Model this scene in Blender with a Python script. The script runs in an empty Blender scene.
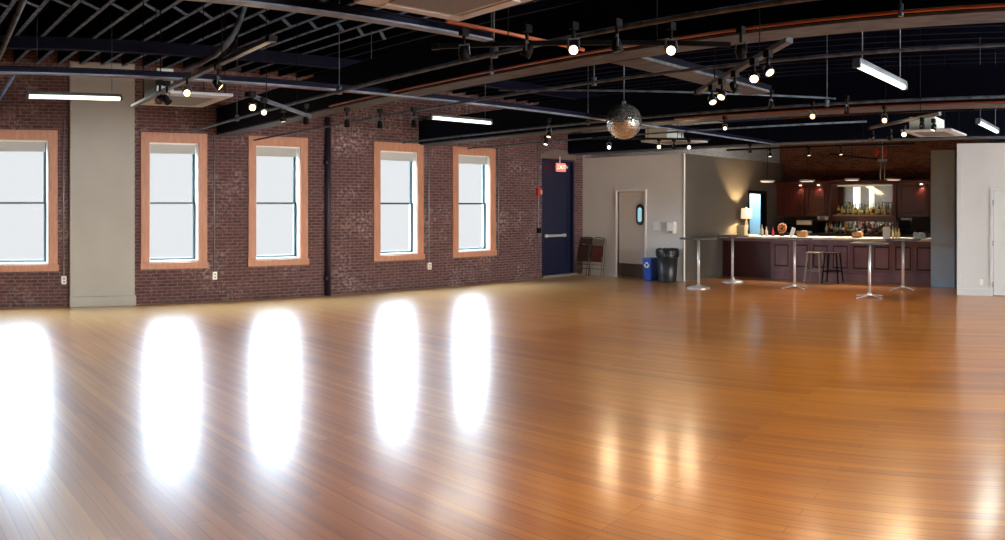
import bpy, bmesh, math, random
from mathutils import Vector, Matrix
random.seed(7)
S = bpy.context.scene
C = S.collection
PI = math.pi
# ---------------------------------------------------------------- camera
F = 769.0; HZ = 206.3; XP = -64.0; EYE = 1.7
cd = bpy.data.cameras.new('camera'); cam = bpy.data.objects.new('camera', cd); C.objects.link(cam)
cd.type = 'PANO'; cd.panorama_type = 'CENTRAL_CYLINDRICAL'
cd.central_cylindrical_range_u_min = -502.5/F; cd.central_cylindrical_range_u_max = 502.5/F
cd.central_cylindrical_range_v_min = -(540-HZ)/F; cd.central_cylindrical_range_v_max = HZ/F
cd.central_cylindrical_radius = 1.0
cam.location = (0, 0, EYE); cam.rotation_euler = (PI/2, 0, -(502.5-XP)/F)
S.camera = cam
S.view_settings.view_transform = 'Standard'
try: S.view_settings.look = 'None'
except Exception: pass
S.view_settings.gamma = 1; S.view_settings.use_curve_mapping = False
S.view_settings.exposure = 0.0
S.cycles.max_bounces = 8; S.cycles.diffuse_bounces = 5; S.cycles.glossy_bounces = 4
S.cycles.sample_clamp_indirect = 6.0
S.cycles.caustics_reflective = False; S.cycles.caustics_refractive = False
w = bpy.data.worlds.new('world'); S.world = w; w.use_nodes = True
# overcast daylight: an added brightness step keeps the windows dim, their floor reflections bright
def sky():
    nt = w.node_tree; N = nt.nodes.new; L = nt.links.new; bg = nt.nodes['Background']
    tc = N('ShaderNodeTexCoord'); sp = N('ShaderNodeSeparateXYZ'); L(tc.outputs['Generated'], sp.inputs[0])
    mr = N('ShaderNodeMapRange'); mr.interpolation_type = 'SMOOTHSTEP'; mr.inputs['From Min'].default_value = .092; mr.inputs['From Max'].default_value = .135
    mr.inputs['To Min'].default_value = HORIZON; mr.inputs['To Max'].default_value = SKY
    L(sp.outputs[2], mr.inputs['Value']); L(mr.outputs[0], bg.inputs[1])
    cm = N('ShaderNodeMixRGB'); m2 = N('ShaderNodeMapRange'); m2.inputs['From Min'].default_value = .09; m2.inputs['From Max'].default_value = .14; L(sp.outputs[2], m2.inputs['Value'])
    L(m2.outputs[0], cm.inputs[0]); cm.inputs[1].default_value = (.94, .97, 1, 1); cm.inputs[2].default_value = (.66, .83, 1, 1); L(cm.outputs[0], bg.inputs[0])
HORIZON = .86; SKY = 29.0
sky()

def PX(x, y, Z):
    """place at height Z that the measured direction x,y of the site survey meets"""
    t = (x-XP)/F; r = (Z-EYE)*F/(HZ-y)
    return Vector((r*math.sin(t), r*math.cos(t), Z))

# ---------------------------------------------------------------- materials
def mat(name, col, rough=.5, metal=0.0, **kw):
    m = bpy.data.materials.new(name); m.use_nodes = True
    b = m.node_tree.nodes['Principled BSDF']
    b.inputs['Base Color'].default_value = (*col, 1)
    b.inputs['Roughness'].default_value = rough; b.inputs['Metallic'].default_value = metal
    for k, v in kw.items():
        b.inputs[k].default_value = v
    nt = m.node_tree
    if kw.get('_n') is None and metal < .5:
        pass
    return m
def noisy(m, scale=6, amt=.25, bump=0.0, stretch=(1, 1, 1)):
    """slight procedural unevenness of the colour and relief"""
    nt = m.node_tree; b = nt.nodes['Principled BSDF']; c = b.inputs['Base Color'].default_value[:]
    tc = nt.nodes.new('ShaderNodeTexCoord'); mp = nt.nodes.new('ShaderNodeMapping'); mp.inputs['Scale'].default_value = stretch
    n = nt.nodes.new('ShaderNodeTexNoise'); n.inputs['Scale'].default_value = scale; n.inputs['Detail'].default_value = 4
    r = nt.nodes.new('ShaderNodeValToRGB')
    r.color_ramp.elements[0].position = .3; r.color_ramp.elements[1].position = .7
    r.color_ramp.elements[0].color = tuple(v*(1-amt) for v in c[:3])+(1,)
    r.color_ramp.elements[1].color = tuple(min(1, v*(1+amt)) for v in c[:3])+(1,)
    L = nt.links.new
    L(tc.outputs['Object'], mp.inputs[0]); L(mp.outputs[0], n.inputs['Vector']); L(n.outputs[0], r.inputs[0]); L(r.outputs[0], b.inputs['Base Color'])
    if bump:
        bp = nt.nodes.new('ShaderNodeBump'); bp.inputs['Strength'].default_value = bump; bp.inputs['Distance'].default_value = .01
        L(n.outputs[0], bp.inputs['Height']); L(bp.outputs[0], b.inputs['Normal'])
    return m
def emis(name, col, st):
    m = bpy.data.materials.new(name); m.use_nodes = True; nt = m.node_tree
    b = nt.nodes['Principled BSDF']; b.inputs['Base Color'].default_value = (*col, 1)
    b.inputs['Emission Color'].default_value = (*col, 1); b.inputs['Emission Strength'].default_value = st
    return m

def brick_mat(name, axis, c1, c2, mortar, wash=(.30, .24, .22), washamt=.35):
    m = bpy.data.materials.new(name); m.use_nodes = True; nt = m.node_tree; N = nt.nodes.new; L = nt.links.new
    b = nt.nodes['Principled BSDF']
    g = N('ShaderNodeNewGeometry'); sx = N('ShaderNodeSeparateXYZ'); cb = N('ShaderNodeCombineXYZ')
    L(g.outputs['Position'], sx.inputs[0]); L(sx.outputs[axis], cb.inputs[0]); L(sx.outputs[2], cb.inputs[1])
    br = N('ShaderNodeTexBrick'); br.inputs['Scale'].default_value = 1
    br.inputs['Brick Width'].default_value = .19; br.inputs['Row Height'].default_value = .058
    br.inputs['Mortar Size'].default_value = .009; br.inputs['Mortar Smooth'].default_value = .3; br.inputs['Bias'].default_value = -.1
    br.inputs['Color1'].default_value = (*c1, 1); br.inputs['Color2'].default_value = (*c2, 1); br.inputs['Mortar'].default_value = (*mortar, 1)
    L(cb.outputs[0], br.inputs['Vector'])
    n = N('ShaderNodeTexNoise'); n.inputs['Scale'].default_value = 1.1; n.inputs['Detail'].default_value = 6; n.inputs['Roughness'].default_value = .65
    L(cb.outputs[0], n.inputs['Vector'])
    n2 = N('ShaderNodeTexNoise'); n2.inputs['Scale'].default_value = 15; n2.inputs['Detail'].default_value = 3
    L(cb.outputs[0], n2.inputs['Vector'])
    r = N('ShaderNodeValToRGB'); r.color_ramp.elements[0].position = .5; r.color_ramp.elements[1].position = .78
    mu = N('ShaderNodeMath'); mu.operation = 'MULTIPLY'; L(n.outputs[0], r.inputs[0]); L(r.outputs[0], mu.inputs[0]); 
    r2 = N('ShaderNodeValToRGB'); r2.color_ramp.elements[0].position = .42; r2.color_ramp.elements[1].position = .68; L(n2.outputs[0], r2.inputs[0])
    L(r2.outputs[0], mu.inputs[1])
    mu2 = N('ShaderNodeMath'); mu2.operation = 'MULTIPLY'; mu2.inputs[1].default_value = washamt; L(mu.outputs[0], mu2.inputs[0])
    mx = N('ShaderNodeMixRGB'); L(mu2.outputs[0], mx.inputs[0]); L(br.outputs['Color'], mx.inputs[1]); mx.inputs[2].default_value = (*wash, 1)
    m3 = N('ShaderNodeMixRGB'); m3.blend_type = 'MULTIPLY'; m3.inputs[0].default_value = .7
    r3 = N('ShaderNodeValToRGB'); r3.color_ramp.elements[0].position = .25; r3.color_ramp.elements[1].position = .7
    r3.color_ramp.elements[0].color = (.45, .42, .45, 1); r3.color_ramp.elements[1].color = (1.0, 1.0, 1.0, 1)
    L(n2.outputs[0], r3.inputs[0]); L(mx.outputs[0], m3.inputs[1]); L(r3.outputs[0], m3.inputs[2])
    L(m3.outputs[0], b.inputs['Base Color'])
    b.inputs['Roughness'].default_value = .85
    bp = N('ShaderNodeBump'); bp.inputs['Strength'].default_value = .7; bp.inputs['Distance'].default_value = .012; bp.invert = True
    L(br.outputs['Fac'], bp.inputs['Height']); L(bp.outputs[0], b.inputs['Normal'])
    return m

def wood_floor():
    m = bpy.data.materials.new('hardwood_floor'); m.use_nodes = True; nt = m.node_tree; N = nt.nodes.new; L = nt.links.new
    b = nt.nodes['Principled BSDF']
    g = N('ShaderNodeNewGeometry')
    a = -.1
    def dot(v):
        d = N('ShaderNodeVectorMath'); d.operation = 'DOT_PRODUCT'; d.inputs[1].default_value = v; L(g.outputs['Position'], d.inputs[0]); return d.outputs['Value']
    u = dot((math.sin(a), math.cos(a), 0)); v = dot((math.cos(a), -math.sin(a), 0))
    def comb(su, sv):
        c = N('ShaderNodeCombineXYZ')
        for k, (o, s) in enumerate(((u, su), (v, sv))):
            q = N('ShaderNodeMath'); q.operation = 'MULTIPLY'; q.inputs[1].default_value = s; L(o, q.inputs[0]); L(q.outputs[0], c.inputs[k])
        return c.outputs[0]
    uv = comb(1, 1)
    br = N('ShaderNodeTexBrick'); br.inputs['Scale'].default_value = 1; br.offset = .37; br.offset_frequency = 3
    br.inputs['Brick Width'].default_value = 2.3; br.inputs['Row Height'].default_value = .083
    br.inputs['Mortar Size'].default_value = .0018; br.inputs['Bias'].default_value = 0
    br.inputs['Color1'].default_value = (0, 0, 0, 1); br.inputs['Color2'].default_value = (1, 1, 1, 1); br.inputs['Mortar'].default_value = (.3, .3, .3, 1)
    L(uv, br.inputs['Vector'])
    ng = N('ShaderNodeTexNoise'); ng.inputs['Scale'].default_value = 1; ng.inputs['Detail'].default_value = 5; ng.inputs['Roughness'].default_value = .6
    L(comb(.8, 34), ng.inputs['Vector'])
    nl = N('ShaderNodeTexNoise'); nl.inputs['Scale'].default_value = .45; nl.inputs['Detail'].default_value = 4; L(comb(.6, 1.6), nl.inputs['Vector'])
    nm = N('ShaderNodeTexNoise'); nm.inputs['Scale'].default_value = 1; nm.inputs['Detail'].default_value = 3; L(comb(.35, 7), nm.inputs['Vector'])
    def madd(x, k, y):
        q = N('ShaderNodeMath'); q.operation = 'MULTIPLY_ADD'; L(x, q.inputs[0]); q.inputs[1].default_value = k
        if isinstance(y, float): q.inputs[2].default_value = y
        else: L(y, q.inputs[2])
        return q.outputs[0]
    s = madd(br.outputs['Color'], .15, -.02)
    s = madd(ng.outputs[0], .30, s); s = madd(nl.outputs[0], .44, s); s = madd(nm.outputs[0], .26, s)
    r = N('ShaderNodeValToRGB'); E_ = r.color_ramp.elements
    E_[0].position = .25; E_[0].color = (.16, .038, .005, 1)
    E_[1].position = .85; E_[1].color = (.76, .34, .04, 1)
    e = E_.new(.48); e.color = (.43, .132, .010, 1)
    e = E_.new(.62); e.color = (.57, .196, .016, 1)
    L(s, r.inputs[0])
    # the boards past the cross seam are a paler lot
    sp = N('ShaderNodeSeparateXYZ'); L(g.outputs['Position'], sp.inputs[0])
    yy = madd(sp.outputs[0], .2, sp.outputs[1])
    st = N('ShaderNodeMath'); st.operation = 'GREATER_THAN'; L(yy, st.inputs[0]); st.inputs[1].default_value = 8.95
    mx = N('ShaderNodeMixRGB'); mx.blend_type = 'MIX'; s2 = N('ShaderNodeMath'); s2.operation = 'GREATER_THAN'; L(sp.outputs[0], s2.inputs[0]); s2.inputs[1].default_value = 6.4; f0 = N('ShaderNodeMath'); f0.operation = 'MULTIPLY'; L(st.outputs[0], f0.inputs[0]); L(s2.outputs[0], f0.inputs[1]); f_ = N('ShaderNodeMath'); f_.operation = 'MULTIPLY'; L(f0.outputs[0], f_.inputs[0]); f_.inputs[1].default_value = .18
    L(f_.outputs[0], mx.inputs[0]); L(r.outputs[0], mx.inputs[1]); mx.inputs[2].default_value = (.62, .36, .13, 1)
    # daylight along the window wall, painted into the boards as a paler tone
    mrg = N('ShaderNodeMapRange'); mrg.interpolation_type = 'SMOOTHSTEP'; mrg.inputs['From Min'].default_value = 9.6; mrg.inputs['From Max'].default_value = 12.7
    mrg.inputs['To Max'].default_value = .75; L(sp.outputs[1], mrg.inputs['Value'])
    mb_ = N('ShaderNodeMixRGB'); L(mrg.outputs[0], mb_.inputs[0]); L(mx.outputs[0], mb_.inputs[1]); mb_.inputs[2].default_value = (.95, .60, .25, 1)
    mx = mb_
    # dark joints
    md = N('ShaderNodeMixRGB'); md.blend_type = 'MIX'; fj = N('ShaderNodeMath'); fj.operation = 'MULTIPLY'; fj.inputs[1].default_value = .75
    L(br.outputs['Fac'], fj.inputs[0]); L(fj.outputs[0], md.inputs[0]); L(mx.outputs[0], md.inputs[1]); md.inputs[2].default_value = (.06, .02, .006, 1)
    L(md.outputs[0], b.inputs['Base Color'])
    ro = madd(nl.outputs[0], .10, .30); L(ro, b.inputs['Roughness'])
    b.inputs['Specular IOR Level'].default_value = .75
    b.inputs['Coat Weight'].default_value = .6; b.inputs['Coat Roughness'].default_value = .185
    bp = N('ShaderNodeBump'); bp.inputs['Strength'].default_value = .13; bp.inputs['Distance'].default_value = .004
    hh = madd(ng.outputs[0], .25, madd(nm.outputs[0], .6, br.outputs['Color'])); L(hh, bp.inputs['Height']); L(bp.outputs[0], b.inputs['Normal'])
    return m

def window_glass():
    m = bpy.data.materials.new('window_glass'); m.use_nodes = True; nt = m.node_tree; nt.nodes.clear(); N = nt.nodes.new
    o = N('ShaderNodeOutputMaterial'); t = N('ShaderNodeBsdfTransparent'); g = N('ShaderNodeBsdfGlossy'); g.inputs['Roughness'].default_value = .03
    x = N('ShaderNodeMixShader'); x.inputs[0].default_value = .0001
    nt.links.new(t.outputs[0], x.inputs[1]); nt.links.new(g.outputs[0], x.inputs[2]); nt.links.new(x.outputs[0], o.inputs[0])
    return m
M = {}
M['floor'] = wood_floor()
M['brick'] = brick_mat('old_brick', 0, (.16, .062, .060), (.085, .036, .044), (.20, .15, .15), wash=(.58, .47, .45), washamt=.95)
M['brick_bar'] = brick_mat('red_brick', 1, (.26, .075, .035), (.08, .022, .014), (.22, .13, .09))
M['brick_white'] = brick_mat('whitewashed_brick', 0, (.55, .52, .48), (.42, .40, .38), (.35, .33, .3), wash=(.6, .58, .55))
M['deck'] = noisy(mat('roof_deck', (.003, .004, .013), .8, **{'Specular IOR Level': .08}), 3, .3)
M['joist'] = mat('joist_paint', (.0035, .0045, .016), .6, **{'Specular IOR Level': .08})
M['flange'] = noisy(mat('lit_pale_flange', (.085, .135, .25), .5, **{'Specular IOR Level': .3}), 9, .85)  # pale tone paints in the light caught along the joist bottoms
M['beamdark'] = mat('shaded_beam_side', (.0014, .003, .009), .6, **{'Specular IOR Level': .08})  # near black tone puts the shade on the beam sides into the colour
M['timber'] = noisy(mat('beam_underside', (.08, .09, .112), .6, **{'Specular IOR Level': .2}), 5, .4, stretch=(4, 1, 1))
M['orange'] = mat('orange_pipe', (.42, .12, .05), .4)
M['channel'] = noisy(mat('channel_flange', (.20, .26, .36), .5, **{'Specular IOR Level': .3}), 6, .3)
M['rail'] = noisy(mat('grey_rail', (.105, .135, .18), .5, .1), 8, .4)
M['conduit'] = noisy(mat('dull_conduit', (.09, .12, .165), .5, .1, **{'Specular IOR Level': .3}), 8, .6)
M['steel'] = mat('galvanised_steel', (.30, .31, .34), .4, .5)
M['black'] = mat('black_metal', (.005, .005, .006), .5, **{'Specular IOR Level': .08})
M['greywall'] = noisy(mat('grey_paint', (.72, .71, .68), .6), 1.2, .05)
M['darkwall'] = noisy(mat('dark_taupe_paint', (.092, .082, .070), .6), 1.2, .06)
M['chase'] = noisy(mat('warm_grey_paint', (.42, .42, .39), .65), 1.5, .05)
M['whitewall'] = noisy(mat('white_paint', (.62, .68, .72), .6), 1.2, .04)
M['bluegrey'] = noisy(mat('blue_grey_paint', (.42, .62, .82), .6), 1.5, .06)
M['trimwhite'] = mat('white_trim', (.88, .87, .84), .45)
M['casing'] = noisy(mat('window_casing_wood', (.50, .235, .14), .5), 4, .14, stretch=(6, 6, 1))
M['reveal'] = mat('white_reveal', (.82, .82, .80), .5)
M['sash'] = mat('dark_teal_sash', (.03, .07, .075), .4)
M['shade'] = mat('rolled_shade_fabric', (.50, .53, .52), .8)
M['pane'] = window_glass()
M['pane_fill'] = emis('fill_window_glow', (1.0, .97, .93), 85.0)  # glow of the added windows behind the camera
M['bluedoor'] = mat('navy_door_paint', (.006, .009, .036), .4)
M['chrome'] = mat('chrome', (.8, .8, .82), .3, .75)
M['chromedull'] = mat('brushed_chrome', (.72, .72, .74), .35, .7)
M['cherry'] = noisy(mat('cherry_wood', (.10, .022, .016), .3), 3, .3, stretch=(1, 1, .3))
M['plum'] = noisy(mat('plum_stained_panel', (.22, .125, .145), .4), 3, .25, stretch=(1, 1, .4))
M['plumdark'] = mat('dark_glaze', (.02, .010, .013), .5)  # painted shade that deepens the grooves around the bar panels
M['counter'] = mat('cream_counter', (.74, .70, .60), .25)
M['tabletop'] = mat('dark_laminate', (.07, .05, .045), .3)
M['seatwood'] = mat('dark_seat', (.03, .02, .02), .4)
M['acwhite'] = noisy(mat('ac_panel', (.52, .60, .68), .5), 3, .05)
M['acgrille'] = noisy(mat('ac_grille', (.17, .18, .19), .6), 30, .1)
M['acbody'] = mat('ac_body', (.72, .82, .78), .6)
M['tube'] = emis('fluorescent_tube', (.93, 1.0, .84), 1.8)
M['lit'] = emis('lit_lamp_lens', (1.0, .70, .36), 6.0)
M['lit2'] = emis('lit_lamp_lens_side', (1.0, .80, .48), 2.5)
M['dark_lens'] = mat('unlit_lamp_lens', (.25, .24, .22), .2)
M['bin_blue'] = mat('blue_plastic', (.005, .07, .42), .4)
M['bin_black'] = mat('black_plastic', (.02, .022, .026), .4)
M['liner'] = noisy(mat('black_liner', (.015, .015, .017), .25), 30, .4, bump=1.0)
M['white'] = mat('white_plastic', (.88, .88, .86), .4)
M['burgundy'] = mat('burgundy_vinyl', (.12, .03, .028), .5)
M['tan'] = mat('tan_metal', (.30, .26, .22), .4, .3)
M['redpaint'] = mat('red_plastic', (.5, .02, .02), .4)
M['kick'] = mat('brown_kickplate', (.07, .035, .022), .35)
M['doorgrey'] = mat('greige_door', (.60, .53, .46), .5)
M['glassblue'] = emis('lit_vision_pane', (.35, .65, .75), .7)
M['gasket'] = mat('black_gasket', (.02, .02, .022), .5)

# ---------------------------------------------------------------- mesh helpers
class MB:
    def __init__(s): s.bm = bmesh.new(); s.mi = 0
    def _take(s, ret):
        for f in set(f for v in ret for f in v.link_faces): f.material_index = s.mi
    def box(s, x0, x1, y0, y1, z0, z1, mtx=None):
        m = Matrix.Translation(((x0+x1)/2, (y0+y1)/2, (z0+z1)/2)) @ Matrix.Diagonal((abs(x1-x0), abs(y1-y0), abs(z1-z0), 1))
        if mtx is not None: m = mtx @ m
        r = bmesh.ops.create_cube(s.bm, size=1, matrix=m); s._take(r['verts']); return s
    def bar(s, a, b, wdt, hgt, up=Vector((0, 0, 1))):
        a = Vector(a); b = Vector(b); d = (b-a); ln = d.length; d.normalize()
        if abs(d.dot(up)) > .99: up = Vector((1, 0, 0))
        sx = d.cross(up).normalized(); uz = sx.cross(d)
        m = Matrix((sx, d, uz)).transposed().to_4x4(); m.translation = (a+b)/2
        r = bmesh.ops.create_cube(s.bm, size=1, matrix=m @ Matrix.Diagonal((wdt, ln, hgt, 1))); s._take(r['verts']); return s
    def cyl(s, a, b, r1, r2=None, seg=16, caps=True):
        a = Vector(a); b = Vector(b); d = b-a; r2 = r1 if r2 is None else r2
        q = Vector((0, 0, 1)).rotation_difference(d.normalized()).to_matrix().to_4x4(); q.translation = (a+b)/2
        r = bmesh.ops.create_cone(s.bm, cap_ends=caps, segments=seg, radius1=r1, radius2=r2, depth=d.length, matrix=q)
        for f in set(f for v in r['verts'] for f in v.link_faces):
            f.material_index = s.mi; f.smooth = len(f.verts) == 4 and seg > 4
        return s
    def sphere(s, c, r, seg=16, ring=10, sc=(1, 1, 1)):
        q = bmesh.ops.create_uvsphere(s.bm, u_segments=seg, v_segments=ring, radius=r, matrix=Matrix.Translation(c) @ Matrix.Diagonal((*sc, 1)))
        for f in set(f for v in q['verts'] for f in v.link_faces): f.material_index = s.mi; f.smooth = True
        return s
    def lathe(s, c, prof, seg=20, mtx=None, smooth=True):
        c = Vector(c); rings = []
        for r, z in prof:
            ring = []
            for k in range(seg):
                a = 2*PI*k/seg; p = Vector((r*math.cos(a), r*math.sin(a), z))
                if mtx is not None: p = mtx @ p
                ring.append(s.bm.verts.new(c+p))
            rings.append(ring)
        for i in range(len(rings)-1):
            for k in range(seg):
                f = s.bm.faces.new((rings[i][k], rings[i][(k+1) % seg], rings[i+1][(k+1) % seg], rings[i+1][k])); f.smooth = smooth; f.material_index = s.mi
        for ring, flip in ((rings[0], True), (rings[-1], False)):
            f = s.bm.faces.new(ring[::-1] if flip else ring); f.material_index = s.mi
        return s
    def tube(s, pts, r, seg=8):
        pts = [Vector(p) for p in pts]; rings = []
        for i, p in enumerate(pts):
            d = (pts[min(i+1, len(pts)-1)]-pts[max(i-1, 0)]).normalized()
            up = Vector((0, 0, 1)) if abs(d.z) < .95 else Vector((1, 0, 0))
            x = d.cross(up).normalized(); y = x.cross(d)
            rings.append([s.bm.verts.new(p+x*r*math.cos(2*PI*k/seg)+y*r*math.sin(2*PI*k/seg)) for k in range(seg)])
        for i in range(len(rings)-1):
            for k in range(seg):
                f = s.bm.faces.new((rings[i][k], rings[i][(k+1) % seg], rings[i+1][(k+1) % seg], rings[i+1][k])); f.smooth = True; f.material_index = s.mi
        s.bm.faces.new(rings[0][::-1]); s.bm.faces.new(rings[-1]); return s
    def prism(s, poly, n0, n1, fn):
        """poly: 2D outline, extruded between n0 and n1; fn(u,v,n)->xyz"""
        a = [s.bm.verts.new(fn(u, v, n0)) for u, v in poly]; b = [s.bm.verts.new(fn(u, v, n1)) for u, v in poly]
        fs = [s.bm.faces.new(a), s.bm.faces.new(b[::-1])]
        for i in range(len(poly)):
            j = (i+1) % len(poly); fs.append(s.bm.faces.new((a[j], a[i], b[i], b[j])))
        for f in fs: f.material_index = s.mi
        return s
    def build(s, name, mats, parent=None, bevel=0):
        bmesh.ops.recalc_face_normals(s.bm, faces=s.bm.faces[:])
        me = bpy.data.meshes.new(name); s.bm.to_mesh(me); s.bm.free()
        for m in (mats if isinstance(mats, (list, tuple)) else [mats]): me.materials.append(M[m] if isinstance(m, str) else m)
        o = bpy.data.objects.new(name, me); C.objects.link(o)
        if parent is not None: o.parent = parent
        if bevel:
            b = o.modifiers.new('bevel', 'BEVEL'); b.width = bevel; b.segments = 2; b.limit_method = 'ANGLE'
        return o
def tag(o, label=None, cat=None, group=None, kind=None):
    if label: o['label'] = label
    if cat: o['category'] = cat
    if group: o['group'] = group
    if kind: o['kind'] = kind
    return o
def empty(name, loc=(0, 0, 0), rz=0, label=None, cat=None, group=None, kind=None):
    o = bpy.data.objects.new(name, None); C.objects.link(o); o.location = loc; o.rotation_euler = (0, 0, rz); o.empty_display_size = .1
    return tag(o, label, cat, group, kind)
def copy_tree(o, parent=None):
    c = o.copy(); C.objects.link(c); c.parent = parent
    for ch in list(o.children): copy_tree(ch, c)
    return c
def struct(o, label=None): 
    o['kind'] = 'structure'
    if label: o['label'] = label
    return o
def light(name, typ, loc, energy, col, parent=None, aim=None, **kw):
    l = bpy.data.lights.new(name, typ); l.energy = energy; l.color = col
    for k, v in kw.items(): setattr(l, k, v)
    o = bpy.data.objects.new(name, l); C.objects.link(o); o.location = loc
    if aim is not None: o.rotation_euler = Vector(aim).to_track_quat('-Z', 'Y').to_euler()
    if parent is not None: o.parent = parent
    return o

# ---------------------------------------------------------------- shell
YW = 12.88           # brick wall face
XG = 14.4            # grey partition face
CEIL = 4.40; JZ = 4.10
XL = -7.0; YB = -7.0; XR = 27.0
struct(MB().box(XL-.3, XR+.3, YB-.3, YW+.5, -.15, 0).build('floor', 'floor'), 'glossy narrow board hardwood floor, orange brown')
struct(MB().box(XL-.3, XR+.3, YB-.3, YW+.5, CEIL, CEIL+.15).build('ceiling', 'deck'), 'black painted roof deck')

def wall_with_holes(name, m, axis, pos, thick, u0, u1, z0, z1, holes):
    """axis 'x': wall runs along X at Y=pos; axis 'y': runs along Y at X=pos; thick may be negative"""
    us = sorted({u0, u1, *[h[0] for h in holes], *[h[1] for h in holes]}); zs = sorted({z0, z1, *[h[2] for h in holes], *[h[3] for h in holes]})
    bm = bmesh.new(); V = {}
    def P(u, z, n):
        k = (round(u, 4), round(z, 4), n)
        if k not in V:
            q = pos + (thick if n else 0)
            V[k] = bm.verts.new((u, q, z) if axis == 'x' else (q, u, z))
        return V[k]
    def solid(i, j):
        if not (0 <= i < len(us)-1 and 0 <= j < len(zs)-1): return False
        cu = (us[i]+us[i+1])/2; cz = (zs[j]+zs[j+1])/2
        return not any(h[0] < cu < h[1] and h[2] < cz < h[3] for h in holes)
    for i in range(len(us)-1):
        for j in range(len(zs)-1):
            if not solid(i, j): continue
            a, b, c, d = us[i], us[i+1], zs[j], zs[j+1]
            for n in (0, 1): bm.faces.new((P(a, c, n), P(b, c, n), P(b, d, n), P(a, d, n)))
            for (di, dj, e0, e1) in ((-1, 0, (a, c), (a, d)), (1, 0, (b, c), (b, d)), (0, -1, (a, c), (b, c)), (0, 1, (a, d), (b, d))):
                if not solid(i+di, j+dj):
                    bm.faces.new((P(*e0, 0), P(*e1, 0), P(*e1, 1), P(*e0, 1)))
    x = MB(); x.bm.free(); x.bm = bm
    return struct(x.build(name, m))

WC = [1.44, 4.12, 6.14, 8.84, 10.84]      # window centres on the brick wall
OZ0, OZ1 = .72, 2.82                        # opening
holes = [(c-.4575, c+.4575, OZ0, OZ1) for c in WC]
DX0, DX1, DZ0, DZ1 = 12.94, 14.09, .05, 2.86
def brick_wall():
    o = wall_with_holes('wall_front', 'brick', 'x', YW, .24, XL, 14.4, 0, CEIL, holes+[(DX0, DX1, DZ0, DZ1)])
    o['label'] = 'old red brown brick wall with five windows'
brick_wall()
struct(MB().box(14.4, XR, YW, YW+.45, 0, CEIL).build('wall_kitchen', 'brick_white'), 'whitewashed brick wall above the partition')
# ---- windows
def window(n, c, ywall=YW, sgn=1, lab=None):
    """sgn=1: on the wall at +Y; -1: on the wall behind"""
    r = empty('window_%d' % n, (c, ywall, 0), 0 if sgn == 1 else PI, kind='structure')  # sgn -1: the added, unseen fill windows behind the camera
    if lab: r['label'] = lab
    cw, ow = .612, .4575
    b = MB()
    b.box(-cw, -ow+.002, -.035, .01, .62, 2.99); b.box(ow-.002, cw, -.035, .01, .62, 2.99)
    b.box(-ow, ow, -.035, .01, OZ1-.005, 2.99)
    b.build('casing', 'casing', r, .006)
    MB().box(-cw-.015, cw+.015, -.06, .01, .60, .715).build('sill', 'casing', r, .008)
    b = MB()
    b.box(-ow, -ow+.018, .0, .25, OZ0, OZ1); b.box(ow-.018, ow, .0, .25, OZ0, OZ1)
    b.box(-ow, ow, 0, .25, OZ0-.005, OZ0+.03); b.box(-ow, ow, 0, .25, OZ1-.03, OZ1+.005)
    b.build('jamb_lining', 'reveal', r)
    iw = ow-.018
    for k, (z0, z1, yy) in enumerate(((1.74, OZ1-.03, .155), (OZ0+.03, 1.775, .115))):
        s = .045
        b = MB(); b.box(-iw, -iw+s*.6, yy, yy+.035, z0, z1); b.box(iw-s, iw, yy, yy+.035, z0, z1)
        b.box(-iw, iw, yy, yy+.035, z0, z0+.035); b.box(-iw, iw, yy, yy+.035, z1-.03, z1)
        sa = b.build('sash', 'sash', r)
        MB().box(-iw+.01, iw-.01, yy+.012, yy+.02, z0+.01, z1-.01).build('pane', 'pane' if sgn == 1 else 'pane_fill', sa)
    b = MB().box(-iw, iw-.03, .05, .10, 2.64, OZ1-.03).cyl((-iw, .075, 2.645), (iw-.03, .075, 2.645), .018)
    b.build('rolled_shade', 'shade', r)
    if sgn == 1:
        p_ = light('daylight_portal', 'AREA', (0, .26, (OZ0+OZ1)/2), 1, (1, 1, 1), r, (0, -1, 0), shape='RECTANGLE', size=2*ow, size_y=OZ1-OZ0)
        p_.data.cycles.is_portal = True
    return r
labs = ['brick wall window cut by the picture edge', 'window beside the grey chase', 'window between the chase side window and the black downpipe',
        'window just past the black downpipe', 'narrowest looking window, nearest the navy door']
for i, c in enumerate(WC): window(i+1, c, lab=labs[i])
# unseen windows added behind the camera; their glowing panes fill the hall with light
BW = [4.6, 6.3, 8.0, 9.7, 11.4, 13.1]
wall_with_holes('wall_back', 'whitewall', 'x', YB, -.24, XL, XR, 0, CEIL, [(c-.4575, c+.4575, OZ0, OZ1) for c in BW])
for i, c in enumerate(BW): window(6+i, c, YB, -1)
struct(MB().box(XR, XR+.3, YB, YW+.4, 0, CEIL).build('wall_outer', 'whitewall'))
struct(MB().box(XL-.3, XL, YB, YW+.4, 0, CEIL).build('wall_left', 'brick_bar'))

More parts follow.
